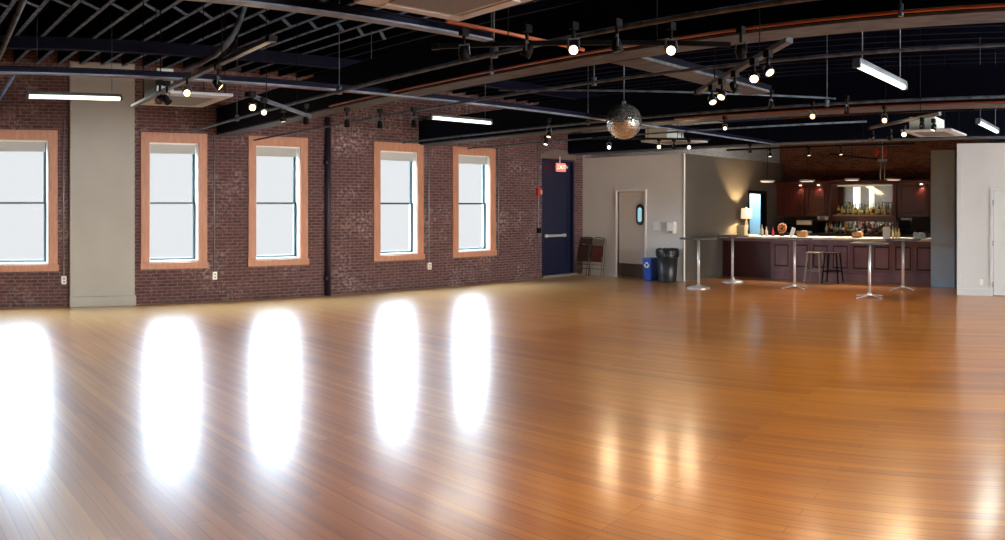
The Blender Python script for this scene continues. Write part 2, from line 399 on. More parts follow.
# ---- grey chase, downpipe, conduits on the brick
MB_ch = MB().box(2.25, 3.38, YW-.10, YW, 0, JZ+.05)
MB_ch.box(2.24, 3.40, YW-.125, YW, 0, .17)
struct(MB_ch.build('trim_1', 'chase', bevel=.008), 'tall warm grey painted chase with a low baseboard')
tag(MB().cyl((7.17, YW-.06, 0), (7.17, YW-.06, 3.4), .055).box(7.1, 7.24, YW-.1, YW, .3, .36).box(7.1, 7.24, YW-.1, YW, 2.5, 2.56).build('downpipe', mat('plum_black_paint', (.02, .012, .03), .5)),
    'black vertical downpipe on brick between two windows', 'pipe')
def cx(x): return YW*math.tan((x-XP)/F)
def wz(x, y): return EYE+(HZ-y)/F*YW/math.cos((x-XP)/F)
for px, py, top, lab in ((63.5, 280, 3.2, 'conduit and outlet beside the grey chase'), (214, 275.5, 3.0, 'conduit and outlet between chase side window and the next'),
                    (428.5, 266, 3.0, 'conduit and outlet between the two windows past the downpipe')):
    X = cx(px); z = wz(px, py)
    r = empty('outlet_conduit', (X, YW, 0), label='thin grey '+lab, cat='conduit')
    MB().cyl((0, -.015, z+.05), (0, -.015, top), .013, seg=8).build('conduit_pipe', 'steel', r)
    MB().box(-.045, .045, -.05, 0, z-.07, z+.07).build('outlet_box', 'white', r, .006)
    MB().box(-.017, .017, -.054, -.04, z+.012, z+.042).build('socket', 'tan', r)
    MB().box(-.017, .017, -.054, -.04, z-.042, z-.012).build('socket', 'tan', r)
X = cx(538)
r = empty('fire_alarm_pull', (X, YW, 0), label='red fire alarm box on conduit beside the navy door', cat='fire alarm')
MB().cyl((0, -.015, .3), (0, -.015, 3.4), .013, seg=8).build('conduit_pipe', 'steel', r)
MB().box(-.07, .07, -.07, 0, wz(538, 196), wz(538, 188)).build('alarm_box', 'redpaint', r, .008)
MB().box(.02, .06, -.085, -.06, wz(538, 194), wz(538, 190)).build('strobe', 'white', r, .004)
MB().box(-.05, .05, -.06, 0, wz(538, 233), wz(538, 228)).build('pull_box', 'black', r, .004)
tag(MB().cyl((cx(498), YW-.012, .6), (cx(498), YW-.012, 3.0), .011, seg=8).build('wall_conduit', 'steel'), 'thin worn conduit beside the window nearest the navy door', 'conduit')

# ---- navy door
r = empty('door_1', (0, 0, 0), kind='structure'); r['label'] = 'tall navy exit door under a shallow brick arch'
MB().box(DX0, DX1, YW+.10, YW+.16, .04, 2.87).build('door_leaf', 'bluedoor', r)
b = MB()
for x0, x1, z0, z1 in ((DX0+.02, DX1-.02, 2.08, 2.12), (DX0+.14, DX0+.17, .3, 2.0), (DX1-.17, DX1-.14, .3, 2.0), (DX0+.14, DX1-.14, 1.97, 2.0), (DX0+.14, DX1-.14, .3, .33)):
    b.box(x0, x1, YW+.085, YW+.11, z0, z1)
b.build('panel_moulding', 'bluedoor', r)
b = MB().box(DX0, DX0+.05, YW+.0, YW+.16, .05, 2.86).box(DX1-.05, DX1, YW+.0, YW+.16, .05, 2.86).box(DX0, DX1, YW, YW+.16, 2.8, 2.86)
b.build('door_frame', 'bluedoor', r)
zb = 1.7-(236-HZ)/F*18.4
MB().bar((DX0+.2, YW+.03, zb), (DX1-.28, YW+.03, zb), .05, .06).box(DX0+.19, DX0+.25, YW+.03, YW+.1, zb-.04, zb+.04).box(DX1-.33, DX1-.27, YW+.03, YW+.1, zb-.04, zb+.04).build('push_bar', 'chromedull', r, .006)
MB().box(DX0-.02, DX1+.02, YW-.08, YW+.2, 0, .05).build('threshold', 'tan', r)
b = MB(); n = 14; xc = (DX0+DX1)/2; hw = (DX1-DX0)/2+.05
for k in range(n):
    def pt(t, o): 
        u = (t/n*2-1); return (xc+u*hw*(1+o*.0), 2.86+(1-u*u)*.14+o)
    a0 = pt(k, 0); a1 = pt(k+1, 0); c0 = pt(k, .07); c1 = pt(k+1, .07)
    b.prism([(a0[0], 2.84), (a1[0], 2.84), c1, c0], YW-.015, YW+.02, lambda u, v, q: (u, q, v))
b.build('arch_lintel', mat('pale_stone', (.17, .13, .105), .8), r)

# ---- partitions
def yg(x, X=XG): return X/math.tan((x-XP)/F)
y0d, y1d = 10.92, 11.75
wall_with_holes('wall_right', 'greywall', 'y', XG, .12, 9.82, YW, 0, 2.9, [(y0d, y1d, -.001, 2.05)])
struct(MB().box(XG+.001, XG+3.0, 9.82-.001, 9.94, 0, 2.9).box(18.3, 19.4, 9.819, 9.94, 0, 2.9).box(17.4, 18.3, 9.819, 9.94, 2.03, 2.9).build('wall_side', 'darkwall'), 'dark taupe partition wall behind the table lamp')
struct(MB().box(XG-.02, XG+.03, 9.80, 9.82, 0, 2.9).build('trim_2', 'trimwhite'), 'pale corner trim of grey partition')
struct(MB().box(XG-.015, XG, 9.84, y0d-.05, 0, .10).box(XG-.015, XG, y1d+.05, YW, 0, .10).build('baseboard_right', 'greywall'))
r = empty('door_2', (XG, 0, 0), kind='structure'); r['label'] = 'kitchen swing door with small oval pane'
MB().box(-.03, .13, y1d-.0, y1d+.06, 0, 2.10).box(-.02, .13, y0d-.05, y0d, 0, 2.10).box(-.03, .13, y0d, y1d, 2.05, 2.11).build('door_frame', 'trimwhite', r, .004)
MB().box(.04, .08, y0d+.005, y1d-.005, .02, 2.04).build('door_leaf', 'doorgrey', r)
MB().box(.03, .045, y0d+.01, y1d-.01, .02, .33).build('kick_plate', 'kick', r)
def rr(cy, cz, hw, hh, n=8):
    p = []
    rad = hw
    for sx, sy, a0 in ((1, 1, 0), (-1, 1, 90), (-1, -1, 180), (1, -1, 270)):
        for k in range(n+1):
            a = math.radians(a0+90*k/n); p.append((cy+sx*0+rad*math.cos(a), cz+sy*(hh-rad)+rad*math.sin(a)))
    return p
MB().prism(rr(11.02+.07, 1.5, .11, .25), .02, .06, lambda u, v, n: (n, u, v)).build('gasket', 'gasket', r)
MB().prism(rr(11.02+.07, 1.5, .055, .17), .012, .05, lambda u, v, n: (n, u, v)).build('vision_pane', 'glassblue', r)
yy = yg(657); zc = 1.7-(226-HZ)/F*18
tag(MB().box(XG-.02, XG, yy-.11, yy+.09, zc-.10, zc+.10).box(XG-.03, XG-.018, yy-.02, yy+.05, zc-.04, zc+.02).build('wall_control_panel', 'white', bevel=.004), 'square white control plate beside the kitchen door', 'control panel')
yy = yg(673)
r = empty('paper_towel_dispenser', (XG, yy, zc-.03), label='white rounded dispenser on grey wall above black trash can', cat='dispenser')
MB().box(-.12, 0, -.11, .11, -.13, .14).build('dispenser_body', 'white', r, .03)
MB().box(-.124, -.10, -.07, .07, -.12, -.07).build('outlet_slot', 'tan', r, .004)

# column and white wall by the bar
struct(MB().box(15.6, 16.3, 3.92, 4.44, 0, 2.88).build('wall_pillar', 'bluegrey', bevel=.006), 'blue grey painted pillar at the end of the bar')
yd0, yd1 = 1.95, 2.84
wall_with_holes('wall_white', 'whitewall', 'y', 14.3, .15, YB, 3.53, 0, 2.9, [(yd0, yd1, -.001, 2.0)])
struct(MB().box(14.45, 15.6, 3.40, 3.53, 0, 2.9).build('wall_return', 'whitewall'))
struct(MB().box(14.28, 14.3, yd1+.06, 3.53, 0, .13).box(14.28, 14.45, 3.53, 3.545, 0, .13).build('baseboard_white', 'whitewall', bevel=.003))
struct(MB().box(14.285, 14.45, 3.45, 3.545, .13, 2.9).build('trim_3', 'whitewall'))
r = empty('door_3', (14.3, 0, 0), kind='structure'); r['label'] = 'white door with three hinges at the picture edge'
MB().box(-.015, .1, yd1, yd1+.06, 0, 2.06).box(-.015, .1, yd0-.06, yd0, 0, 2.06).box(-.015, .1, yd0, yd1, 2.0, 2.06).build('door_frame', 'whitewall', r, .003)
MB().box(.005, .045, yd0+.006, yd1-.006, .015, 1.995).build('door_leaf', 'whitewall', r)
for z in (.22, 1.0, 1.77): MB().cyl((-.02, yd1-.003, z-.05), (-.02, yd1-.003, z+.05), .012, seg=8).build('hinge', 'steel', r)
tag(MB().box(14.288, 14.302, 3.03, 3.10, .20, .31).build('wall_outlet', 'white', bevel=.003), 'small white outlet low on the white wall', 'outlet')

# bar alcove shell
struct(MB().box(19.4, 19.7, 3.0, 9.94, 0, CEIL).build('wall_bar', 'brick_bar'), 'red brick wall above the back bar')
struct(MB().box(15.6, 19.4, 3.2, 3.5, 0, CEIL).build('wall_alcove', 'darkwall'))

# kitchen behind: pale blue wall seen through the doorway, with its own ceiling lamp
struct(MB().box(17.6, 22.5, 11.3, 11.36, 0, 2.6).build('wall_passage', mat('pale_blue_paint', (.30, .60, .75), .6)), 'pale blue wall seen through the doorway by the bar')
r = empty('doorway_frame', (0, 9.82, 0), kind='structure')
MB().box(17.36, 17.41, -.02, .14, 0, 2.06).box(18.29, 18.36, -.02, .14, 0, 2.06).box(17.36, 18.36, -.02, .14, 2.03, 2.11).build('door_frame', 'black', r)
MB().box(18.0, 18.035, .5, .54, 0, 2.4).box(18.16, 18.18, .5, .53, 0, 2.4).build('door_edge', 'black', r)
k = empty('kitchen_ceiling_lamp', (20.6, 10.6, 2.55), label='hidden ceiling lamp in the room behind the partition', cat='ceiling light')
MB().box(-.6, .6, -.1, .1, 0, .06).build('housing', 'white', k)
MB().box(-.58, .58, -.06, .06, .06, .08).cyl((-.55, 0, -.02), (.55, 0, -.02), .02, seg=10).build('lamp_tube', emis('kitchen_tube', (.85, .93, 1), 3), k)
light('kitchen_light', 'AREA', (0, 0, -.05), 70, (.85, .93, 1), k, (0, 0, -1), shape='RECTANGLE', size=1.1, size_y=.15)

light('kitchen_uplight', 'POINT', (0, 0, .16), 140, (1, .95, .88), k, shadow_soft_size=.05)
# ---------------------------------------------------------------- ceiling structure
ang = -.085
dirj = Vector((math.sin(ang), math.cos(ang), 0))
x = -6.6
proto = None
mbj = MB()
mbj.box(-.02, .02, -10.4, 10.35, .006, .29); mbj.mi = 1; mbj.box(-.028, .028, -10.4, 10.35, -.004, .008)
proto = mbj.build('ceiling_joist', ['joist', 'flange'])
proto['kind'] = 'structure'
proto2 = MB().box(-.02, .02, -10.4, 10.35, .006, .29).box(-.028, .028, -10.4, 10.35, -.004, .008).build('ceiling_joist', 'deck'); proto2['kind'] = 'structure'; used2 = False
xs = [-5.2+.37*k for k in range(66)]
first = True
for x in xs:
    if x < 6.6:  # only joists on the lit side get the pale flange
        o = proto if first else proto.copy()
        if not first: C.objects.link(o)
        first = False
    else:
        o = proto2 if not used2 else proto2.copy()
        if used2: C.objects.link(o)
        used2 = True
    o.location = (x, 2.5, JZ); o.rotation_euler = (0, 0, -ang)
# bridging pieces between joists: staggered diagonals
pb = MB().bar((-.15, -.18, 0), (.15, .18, 0), .045, .012).build('joist_bridging', 'flange'); pb['kind'] = 'structure'
first = True
for yb in (8.95,):
    for i in range(10, 32):
        xm = xs[i]+.185 + (yb-2.5)*math.tan(ang)
        o = pb if first else pb.copy()
        if not first: C.objects.link(o)
        first = False
        o.location = (xm, yb+.06*math.sin(i*1.9), JZ-.014)
def purlin(y, z0, z1, x0, x1, wdt=.12, fl=True):
    b = MB().box(x0, x1, y-wdt/2+.02, y+wdt/2-.02, z0+.012, z1)
    b.mi = 1; b.box(x0, x1, y-wdt/2, y+wdt/2, z0, z0+.014)
    return b
o = MB().box(XL, 14, 10.75, 10.87, 3.93, JZ).build('purlin', 'joist'); o['kind'] = 'structure'
# timber beams running towards the brick wall
def beam(x0, x1, y0, y1, z1=3.46):
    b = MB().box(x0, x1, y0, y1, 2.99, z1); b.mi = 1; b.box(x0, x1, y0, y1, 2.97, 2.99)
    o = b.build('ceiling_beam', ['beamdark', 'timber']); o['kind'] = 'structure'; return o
beam(4.92, 5.22, YB, YW)['label'] = 'main beam ahead of the mirror ball'
beam(9.35, 9.75, YB, YW)['label'] = 'second beam running over the hall'
beam(13.85, 14.25, YB, YW)['label'] = 'beam above the partition wall'
b = MB().box(5.22, 7.6, 4.0, 4.34, 2.99, 3.05); b.mi = 1; b.box(5.22, 7.6, 4.0, 4.34, 2.965, 2.99)
struct(b.build('cross_beam', ['beamdark', 'timber']), 'short cross beam between main beam and hall')
# strut channels across
def channel(y, x0, x1, z=2.94, w_=.07, lab=''):
    b = MB().box(x0, x1, y-.02, y+.02, z+.012, z+.06); b.mi = 1; b.box(x0, x1, y-w_/2, y+w_/2, z, z+.014); b.mi = 0; b.box(x0, x1, y-w_/2, y+w_/2, z+.058, z+.068)
    o = b.build('strut_channel', ['joist', 'channel']); tag(o, lab, 'ceiling channel'); return o
channel(7.22, XL, 13.8, 2.95, .08, 'long steel channel crossing the hall above the windows')
channel(4.45, 1.2, 3.9, 2.97, .09, 'grey steel channel beside the big ceiling cassette')
# pipes and rails along the beams
def pipe(name, a, b, r, m, lab, cat, hangers=(), hr=.006):
    a = Vector(a); b = Vector(b)
    o = empty(name, a, label=lab, cat=cat)
    MB().cyl((0, 0, 0), b-a, r, seg=10).build('pipe_run', m, o)
    for t in hangers:
        p = (b-a)*t
        h = MB().cyl(p, (p.x, p.y, JZ-a.z), hr, seg=6); h.cyl(p+Vector((0, 0, -.03)), p+Vector((0, 0, .05)), r*1.7, seg=8)
        h.build('hanger_rod', 'conduit', o)
    return o
pipe('sprinkler_pipe', (4.83, YB, 2.985), (4.83, 8.6, 2.985), .012, 'orange', 'long orange sprinkler pipe along the main beam', 'pipe', (.3, .55, .8))
pipe('sprinkler_pipe', (3.3, 4.22, 2.99), (4.73, 4.22, 2.99), .014, 'orange', 'short orange branch pipe beside the big cassette', 'pipe')
pipe('sprinkler_pipe', (1.5, 7.5, 3.0), (4.7, 7.5, 3.0), .012, 'orange', 'thin orange branch pipe over the long channel', 'pipe')
pipe('sprinkler_pipe', (9.3, YB, 2.985), (9.3, 6.5, 2.985), .014, 'orange', 'orange sprinkler pipe along the second beam', 'pipe', (.6,))
pipe('conduit_run', (4.02, YB, 2.9), (4.02, 11.6, 2.9), .019, 'conduit', 'long grey conduit between cassette row and main beam', 'conduit', (.62, .75, .9))
pipe('conduit_run', (5.62, YB, 2.9), (5.62, 12.8, 2.9), .015, 'conduit', 'grey conduit just past the main beam', 'conduit', (.6, .8))
pipe('conduit_run', (8.9, YB, 2.99), (8.9, 12.8, 2.99), .018, 'conduit', 'grey conduit past the mirror ball', 'conduit', (.55, .75))
pipe('conduit_run', (10.6, 4, 2.95), (10.6, 12.8, 2.95), .014, 'conduit', 'thin conduit past the second beam', 'conduit')
pipe('conduit_run', (.55, 2.5, 3.0), (.55, 7.1, 3.0), .022, 'flange', 'pale pipe at the top corner by the first window', 'conduit')
tag(MB().tube([PX(184, 70, 3.0), PX(200, 63, 3.0), PX(214, 55, 3.02), PX(225, 46, 3.05), PX(233, 36, 3.12), PX(239, 22, 3.25), PX(247, -2, 3.5)], .028).build('flexible_conduit', 'rail'), 'thick grey flexible conduit curving up to the joists', 'conduit')
tag(MB().tube([PX(248, 0, 3.5), PX(241, 20, 3.3), PX(236, 38, 3.1), PX(233, 50, 3.0), PX(220, 60, 2.95)], .012).build('loose_cable', 'black'), 'black cable running beside the flexible conduit', 'cable')
tag(MB().bar(PX(-4, 104, 2.68), PX(14.5, 75, 2.94), .03, .02).build('sway_brace', 'flange'), 'slanting pale brace above the window cut by the picture edge', 'brace')

# ---- ceiling cassettes
def cassette(x0, x1, y0, y1, lab, collar=None):
    z = 2.90; cxx, cyy = (x0+x1)/2, (y0+y1)/2
    r = empty('ceiling_air_conditioner', (cxx, cyy, z), label=lab, cat='air conditioner', group='square ceiling cassettes')
    hx, hy = (x1-x0)/2, (y1-y0)/2
    b = MB().box(-hx, hx, -hy, hy, 0, .035); b.build('fascia', 'acwhite', r, .012)
    b = MB().box(-hx*.62, hx*.62, -hy*.62, hy*.62, -.008, .002)
    b.build('grille', 'acgrille', r, .004)
    for s in (-1, 1):
        MB().box(-hx*.6, hx*.6, s*hy*.8-.03, s*hy*.8+.03, -.006, .002).build('louver', 'acwhite', r, .004)
        MB().box(s*hx*.8-.03, s*hx*.8+.03, -hy*.6, hy*.6, -.006, .002).build('louver', 'acwhite', r, .004)
    if collar: 
        a0, a1, zz = collar
        MB().box(a0-cxx, a1-cxx, -hy*.2, hy*.85, .03, zz).build('housing', 'acbody', r, .01)
    else:
        MB().box(-hx*.85, hx*.85, -hy*.85, hy*.85, .035, .30).build('housing', 'black', r, .01)
    for sx in (-1, 1):
        for sy in (-1, 1): MB().cyl((sx*hx*.9, sy*hy*.7, .03), (sx*hx*.9, sy*hy*.7, 1.2), .006, seg=6).build('hanger_rod', 'black', r)
    return r
cassette(2.35, 3.15, 3.1, 3.9, 'large pale ceiling cassette cut by the top edge')
cassette(2.35, 3.18, 7.8, 8.8, 'pale ceiling cassette above the window beside the grey chase', (2.42, 2.62, .34))
cassette(11.4, 12.25, 7.8, 8.75, 'pale ceiling cassette behind the mirror ball', (11.45, 12.0, .25))
cassette(11.75, 12.8, 3.0, 3.85, 'pale ceiling cassette above the blue grey pillar', (12.0, 12.6, .26))

# ---- fluorescent fixtures
def fluo(x0, x1, y, z, lab, watts=30):
    r = empty('fluorescent_light', ((x0+x1)/2, y, z), label=lab, cat='ceiling light', group='bare tube lights')
    h = (x1-x0)/2
    MB().box(-h, h, -.035, .035, .04, .075).build('housing', 'rail', r, .005)
    for s in (-1, 1):
        MB().box(s*h-.015, s*h+.015, -.035, .035, -.01, .05).build('end_cap', 'rail', r, .003)
        MB().cyl((s*h*.8, 0, .1), (s*h*.8, 0, JZ-z), .005, seg=6).build('hanger_rod', 'rail', r)
    MB().cyl((-h+.015, 0, .015), (h-.015, 0, .015), .026, seg=12).build('tube', 'tube', r)
    light('tube_light', 'AREA', (0, 0, -.03), watts, (.95, 1, .9), r, (0, 0, -1), shape='RECTANGLE', size=2*h, size_y=.08)
    return r
fluo(1.16, 2.38, 9.7, 3.08, 'bare tube light hanging before the grey chase')
fluo(7.05, 8.27, 9.4, 3.04, 'bare tube light above the window past the downpipe')
fluo(6.05, 7.35, 2.37, 2.88, 'bright bare tube light hanging alone in black ceiling')
fluo(10.5, 11.9, 2.30, 2.86, 'tube light nearest the white wall')

# ---- track rails
def rail(a, b, lab, z=2.9, m='rail', wdt=.04, hang=2):
    a = Vector((a[0], a[1], z)); b = Vector((b[0], b[1], z))
    r = empty('track_rail', a, label=lab, cat='track rail')
    d = b-a
    MB().bar((0, 0, 0), d, wdt, .035).build('rail_bar', m, r, .004)
    MB().bar(-d.normalized()*.03, d.normalized()*.03, wdt*1.3, .045).build('end_feed', 'black', r, .004)
    for k in range(hang):
        p = d*((k+.5)/hang)
        MB().cyl(p+Vector((0, 0, .015)), (p.x, p.y, JZ-z), .005, seg=6).build('hanger_rod', 'black', r)
    return r
Rr = {}
rail((2.33, 5.0), (2.33, 8.9), 'thick rail above the window beside the chase', wdt=.055)
rail((2.88, 6.7), (4.24, 8.02), 'angled rail ahead of the second window past chase', 2.76)
rail((3.35, 4.41), (4.70, 2.80), 'angled rail holding two glaring lamps under main beam', 2.85, m='black', wdt=.03)
rail((5.92, 3.88), (4.35, 2.16), 'grey slanted rail with five spotlights near the mirror ball', 2.75, wdt=.05)
rail((9.9, 8.6), (11.3, 7.15), 'short rail ahead of the cassette behind the mirror ball', 2.86, m='black')
rail((9.65, 3.59), (8.4, 2.28), 'angled rail ahead of cassette above the pillar', 2.75)
rail((13.6, 4.2), (13.6, 8.2), 'black rail in front of the bar', 2.86, m='black')
# ---- spotlights
def spot(x, y, z, aim, lit, lab, watts=55, on=.18, col=(1, .72, .42), lens='lit', sc=1.0):
    sc *= .66; watts *= (.45 if lens == 'lit2' else 1)
    r = empty('spotlight', (x, y, z), label=lab, cat='spotlight')
    aim = Vector(aim).normalized()
    MB().box(-.03, .03, -.022, .022, on-.05, on).cyl((0, 0, on-.05), (0, 0, on-.11), .012, seg=8).build('mount', 'black', r, .003)
    side = aim.cross(Vector((0, 0, 1)));
    side = side.normalized() if side.length > .1 else Vector((1, 0, 0))
    hb = on-.11
    b = MB()
    for s in (-1, 1): b.bar(side*s*.058*sc, Vector((0, 0, hb))+side*s*.05*sc, .012, .006)
    b.bar(Vector((0, 0, hb))-side*.055*sc, Vector((0, 0, hb))+side*.055*sc, .014, .008)
    b.build('yoke', 'rail', r)
    q = Vector((0, 0, 1)).rotation_difference(aim).to_matrix()
    can = MB().lathe((0, 0, 0), [(.018*sc, -.085*sc), (.036*sc, -.07*sc), (.05*sc, -.02*sc), (.055*sc, .05*sc), (.05*sc, .05*sc), (.046*sc, .035*sc)], 16, q).build('lamp_can', 'black', r)
    MB().cyl(aim*.036*sc, aim*.044*sc, .044*sc, seg=16).build('lens', lens if lit else 'dark_lens', can)
    if lit: light('lamp_light', 'SPOT', aim*.06*sc, watts*1.25, col, r, aim+Vector((0, 0, -.6)), spot_size=math.radians(128), spot_blend=.8, shadow_soft_size=.04)
    return r
def at(px, py, z):
    p = PX(px, py, z); return p.x, p.y, z
def tocam(x, y, dz=-.35, sw=0):
    v = Vector((-x, -y, 0)).normalized(); v.rotate(Matrix.Rotation(sw, 3, 'Z')); v.z = dz; return v
dn = (0, 0, -1)
def hs(px, py, z, lit, lab, aim=None, on=.18, **kw):
    x, y, z = at(px, py, z)
    return spot(x, y, z, aim if aim is not None else tocam(x, y), lit, lab, on=on, **kw)
hs(187, 92.5, 2.72, True, 'glaring spotlight above the window beside the chase', watts=14)
hs(218, 85, 2.72, True, 'tilted lit spotlight above the gap past chase side window', aim=(.5, -.3, -.5), lens='lit2')
hs(160, 99, 2.71, False, 'black spotlight overlapping the cassette beside the grey chase', aim=(-.6, -.3, -.6), sc=1.05)
hs(167, 100, 2.70, False, 'second black spotlight against the cassette beside the chase', aim=(.6, .3, -.6), sc=1.05)
hs(252.5, 107, 2.62, True, 'larger of two glowing spotlights on the angled rail', on=.14, watts=14)
hs(264, 112, 2.62, True, 'smaller of two glowing spotlights on the angled rail', on=.14, watts=14, sc=.85)
hs(283, 119, 2.64, True, 'downturned lit spotlight at the end of angled rail', aim=(.1, -.1, -1), on=.12, lens='lit2')
hs(306, 121, 2.70, False, 'black spotlight over the gap beside the downpipe', aim=(.2, .3, -.8), on=.2)
hs(347, 124, 2.70, False, 'black spotlight over brick just past the downpipe', aim=(.2, .3, -.8), on=.2)
hs(380, 125, 2.70, False, 'black spotlight above the window past the downpipe', aim=(.2, .3, -.8), on=.2)
hs(414, 124, 2.70, False, 'black spotlight beside the hanging tube light', aim=(.2, .3, -.8), on=.2)
hs(464, 55, 2.72, True, 'downturned spotlight with a pale lit rim', aim=(.2, .1, -1), lens='lit2', watts=20)
hs(527, 52, 2.72, False, 'black spotlight at the corner of the conduits', aim=(-.3, .4, -.9), sc=1.0)
hs(573.5, 49.5, 2.72, True, 'glaring spotlight closest above the mirror ball', sc=1.0)
hs(617, 47, 2.72, False, 'bronze unlit spotlight above the mirror ball', aim=(.1, -.1, -1), sc=1.05)
hs(671, 50, 2.72, True, 'glaring spotlight on the brown beam past the mirror ball')
hs(549, 135, 2.70, True, 'upper of the two lit spotlights before the navy door', aim=(-.35, -.1, -.9), on=.24, lens='lit2', watts=25)
hs(546, 142.5, 2.60, True, 'lower of the two lit spotlights before the navy door', aim=(-.35, -.1, -.9), on=.1, lens='lit2', watts=25)
hs(609, 147, 2.72, True, 'lit spotlight below the mirror ball over grey partition', watts=30)
hs(659, 146.5, 2.72, True, 'lit spotlight in front of the cassette behind mirror ball', on=.14, watts=30)
hs(674, 147, 2.72, False, 'unlit black spotlight in front of the cassette behind mirror ball', aim=dn, on=.14)
hs(689, 147, 2.72, True, 'lit spotlight above the corner of grey partition', on=.14, watts=30)
# five on the grey slanted rail
for px, py, lit, ln, aim, lab in ((712, 100, True, 'lit2', (-.35, -.55, -.8), 'first lit spotlight at the low end of slanted rail'), (722, 95, True, 'lit2', (-.75, -.1, -.8), 'second spotlight along slanted rail from its low end'),
                            (735, 88, False, 'lit2', (.3, -.5, -.9), 'unlit middle spotlight on slanted rail'), (754, 77, True, 'lit', (-.75, -.45, -.7), 'brightest spotlight on slanted rail'),
                            (768, 70, True, 'lit2', (-.3, -.75, -.8), 'lit spotlight nearest the high end of slanted rail')):
    hs(px, py, 2.60, lit, lab, aim=aim, on=.13, lens=ln, watts=35)
hs(741, 53, 2.74, False, 'unlit spotlight on the beam above slanted rail', aim=(.4, .2, -.6), sc=1.0)
hs(771, 106, 2.82, False, 'black spotlight on conduit below slanted rail', aim=dn, sc=1.0)
hs(812.5, 116, 2.82, True, 'glowing amber spotlight alone above the back bar', watts=28)
hs(847, 111, 2.82, False, 'black spotlight between two amber lamps above the bar', aim=dn, sc=1.0)
hs(884.5, 120, 2.78, True, 'glowing spotlight above the twin red discs', watts=28)
hs(904, 134, 2.62, True, 'glowing spotlight beside the cassette above pillar', on=.11, watts=28)
hs(933.5, 128, 2.62, True, 'small lit spotlight against the cassette above pillar', aim=(-.3, .2, -.9), on=.11, lens='lit2', watts=25)
hs(922, 126, 2.64, False, 'black spotlight against the cassette above pillar', aim=dn, on=.1, sc=1.0)
hs(890, 137, 2.62, False, 'unlit spotlight beside the glowing lamp near pillar', aim=(.5, .4, -.8), on=.1)
hs(872, 138, 2.62, False, 'lowest unlit spotlight on rail near pillar', aim=(-.5, .4, -.8), on=.1)
hs(770, 155, 2.70, True, 'lit spotlight of bar rail above the doorway', on=.14, watts=70, aim=(-.12, -.1, -1))
hs(809, 154, 2.70, True, 'middle lit spotlight of the bar rail', on=.14, watts=70, aim=(-.12, -.1, -1))
hs(841, 153, 2.70, True, 'lit spotlight of bar rail above the bottle shelves', on=.14, watts=70, aim=(-.12, -.1, -1))
hs(750, 151, 2.72, False, 'black spotlight of bar rail against whitewashed brick', aim=dn, on=.14)
hs(725, 128, 2.75, True, 'small dim lit spotlight over dark partition wall', on=.16, lens='lit2', watts=8, sc=.8)
pipe('conduit_run', (6.2, 6.9, 3.1), (9.2, 3.9, 3.1), .013, 'conduit', 'diagonal conduit behind the mirror ball', 'conduit')

# ---------------------------------------------------------------- mirror ball
p = PX(624, 121.5, 2.88)
r = empty('mirror_ball', (p.x, p.y, 2.88), label='hanging mirror ball with small square mirrors', cat='mirror ball')
mm = mat('mirror_tiles', (.84, .88, .86), .12, .9)
bm = bmesh.new(); RB = .25; rows = 26
for i in range(rows):
    a0 = -PI/2+PI*i/rows; a1 = -PI/2+PI*(i+1)/rows; am = (a0+a1)/2
    n = max(4, int(2*rows*math.cos(am)))
    for k in range(n):
        t0 = 2*PI*(k+.07)/n; t1 = 2*PI*(k+.93)/n; e = (a1-a0)*.07
        jit = Vector((random.uniform(-1, 1), random.uniform(-1, 1), random.uniform(-1, 1)))*.0032
        vs = []
        for a, t in ((a0+e, t0), (a0+e, t1), (a1-e, t1), (a1-e, t0)):
            vs.append(bm.verts.new(Vector((math.cos(a)*math.cos(t), math.cos(a)*math.sin(t), math.sin(a)))*RB+jit*random.uniform(-1, 1)))
        bm.faces.new(vs)
x = MB(); x.bm.free(); x.bm = bm; x.build('mirror_tiles', mm, r)
MB().sphere((0, 0, 0), RB-.006, 32, 20).build('ball_core', 'black', r)
MB().cyl((0, 0, RB-.01), (0, 0, RB+.03), .03).build('collar', 'chromedull', r)
MB().cyl((0, 0, RB+.03), (0, 0, JZ-2.88), .008, seg=8).build('hanging_rod', 'rail', r)

# ---------------------------------------------------------------- exit sign
p = PX(561, 167, 2.62)
ex = empty('exit_sign', (13.47, YW-.12, EYE+(HZ-167.5)/F*18.6), label='red exit sign with twin lamps on the navy door', cat='exit sign')
MB().box(-.15, .15, -.03, .03, -.10, .10).build('sign_body', emis('red_sign', (.9, .16, .10), 1.2), ex, .01)
MB().cyl((-.03, 0, .1), (-.03, 0, .26), .012, seg=8).build('stem', 'white', ex)
for s in (-1, 1): 
    MB().cyl((s*.15, -.02, .015), (s*.19, -.05, .0), .028, .036).build('emergency_lamp', 'white', ex)
tcv = bpy.data.curves.new('exit_text', 'FONT'); tcv.body = 'EXIT'; tcv.size = .15; tcv.extrude = .003; tcv.align_x = 'CENTER'; tcv.align_y = 'CENTER'
to = bpy.data.objects.new('tmp', tcv); C.objects.link(to); bpy.context.view_layer.update()
tm = bpy.data.meshes.new_from_object(to); bpy.data.objects.remove(to)
tm.materials.clear(); tm.materials.append(emis('white_letters', (1, .75, .65), 1.0))
lt = bpy.data.objects.new('lettering', tm); C.objects.link(lt); lt.parent = ex; lt.location = (0, -.034, 0); lt.rotation_euler = (PI/2, 0, 0)

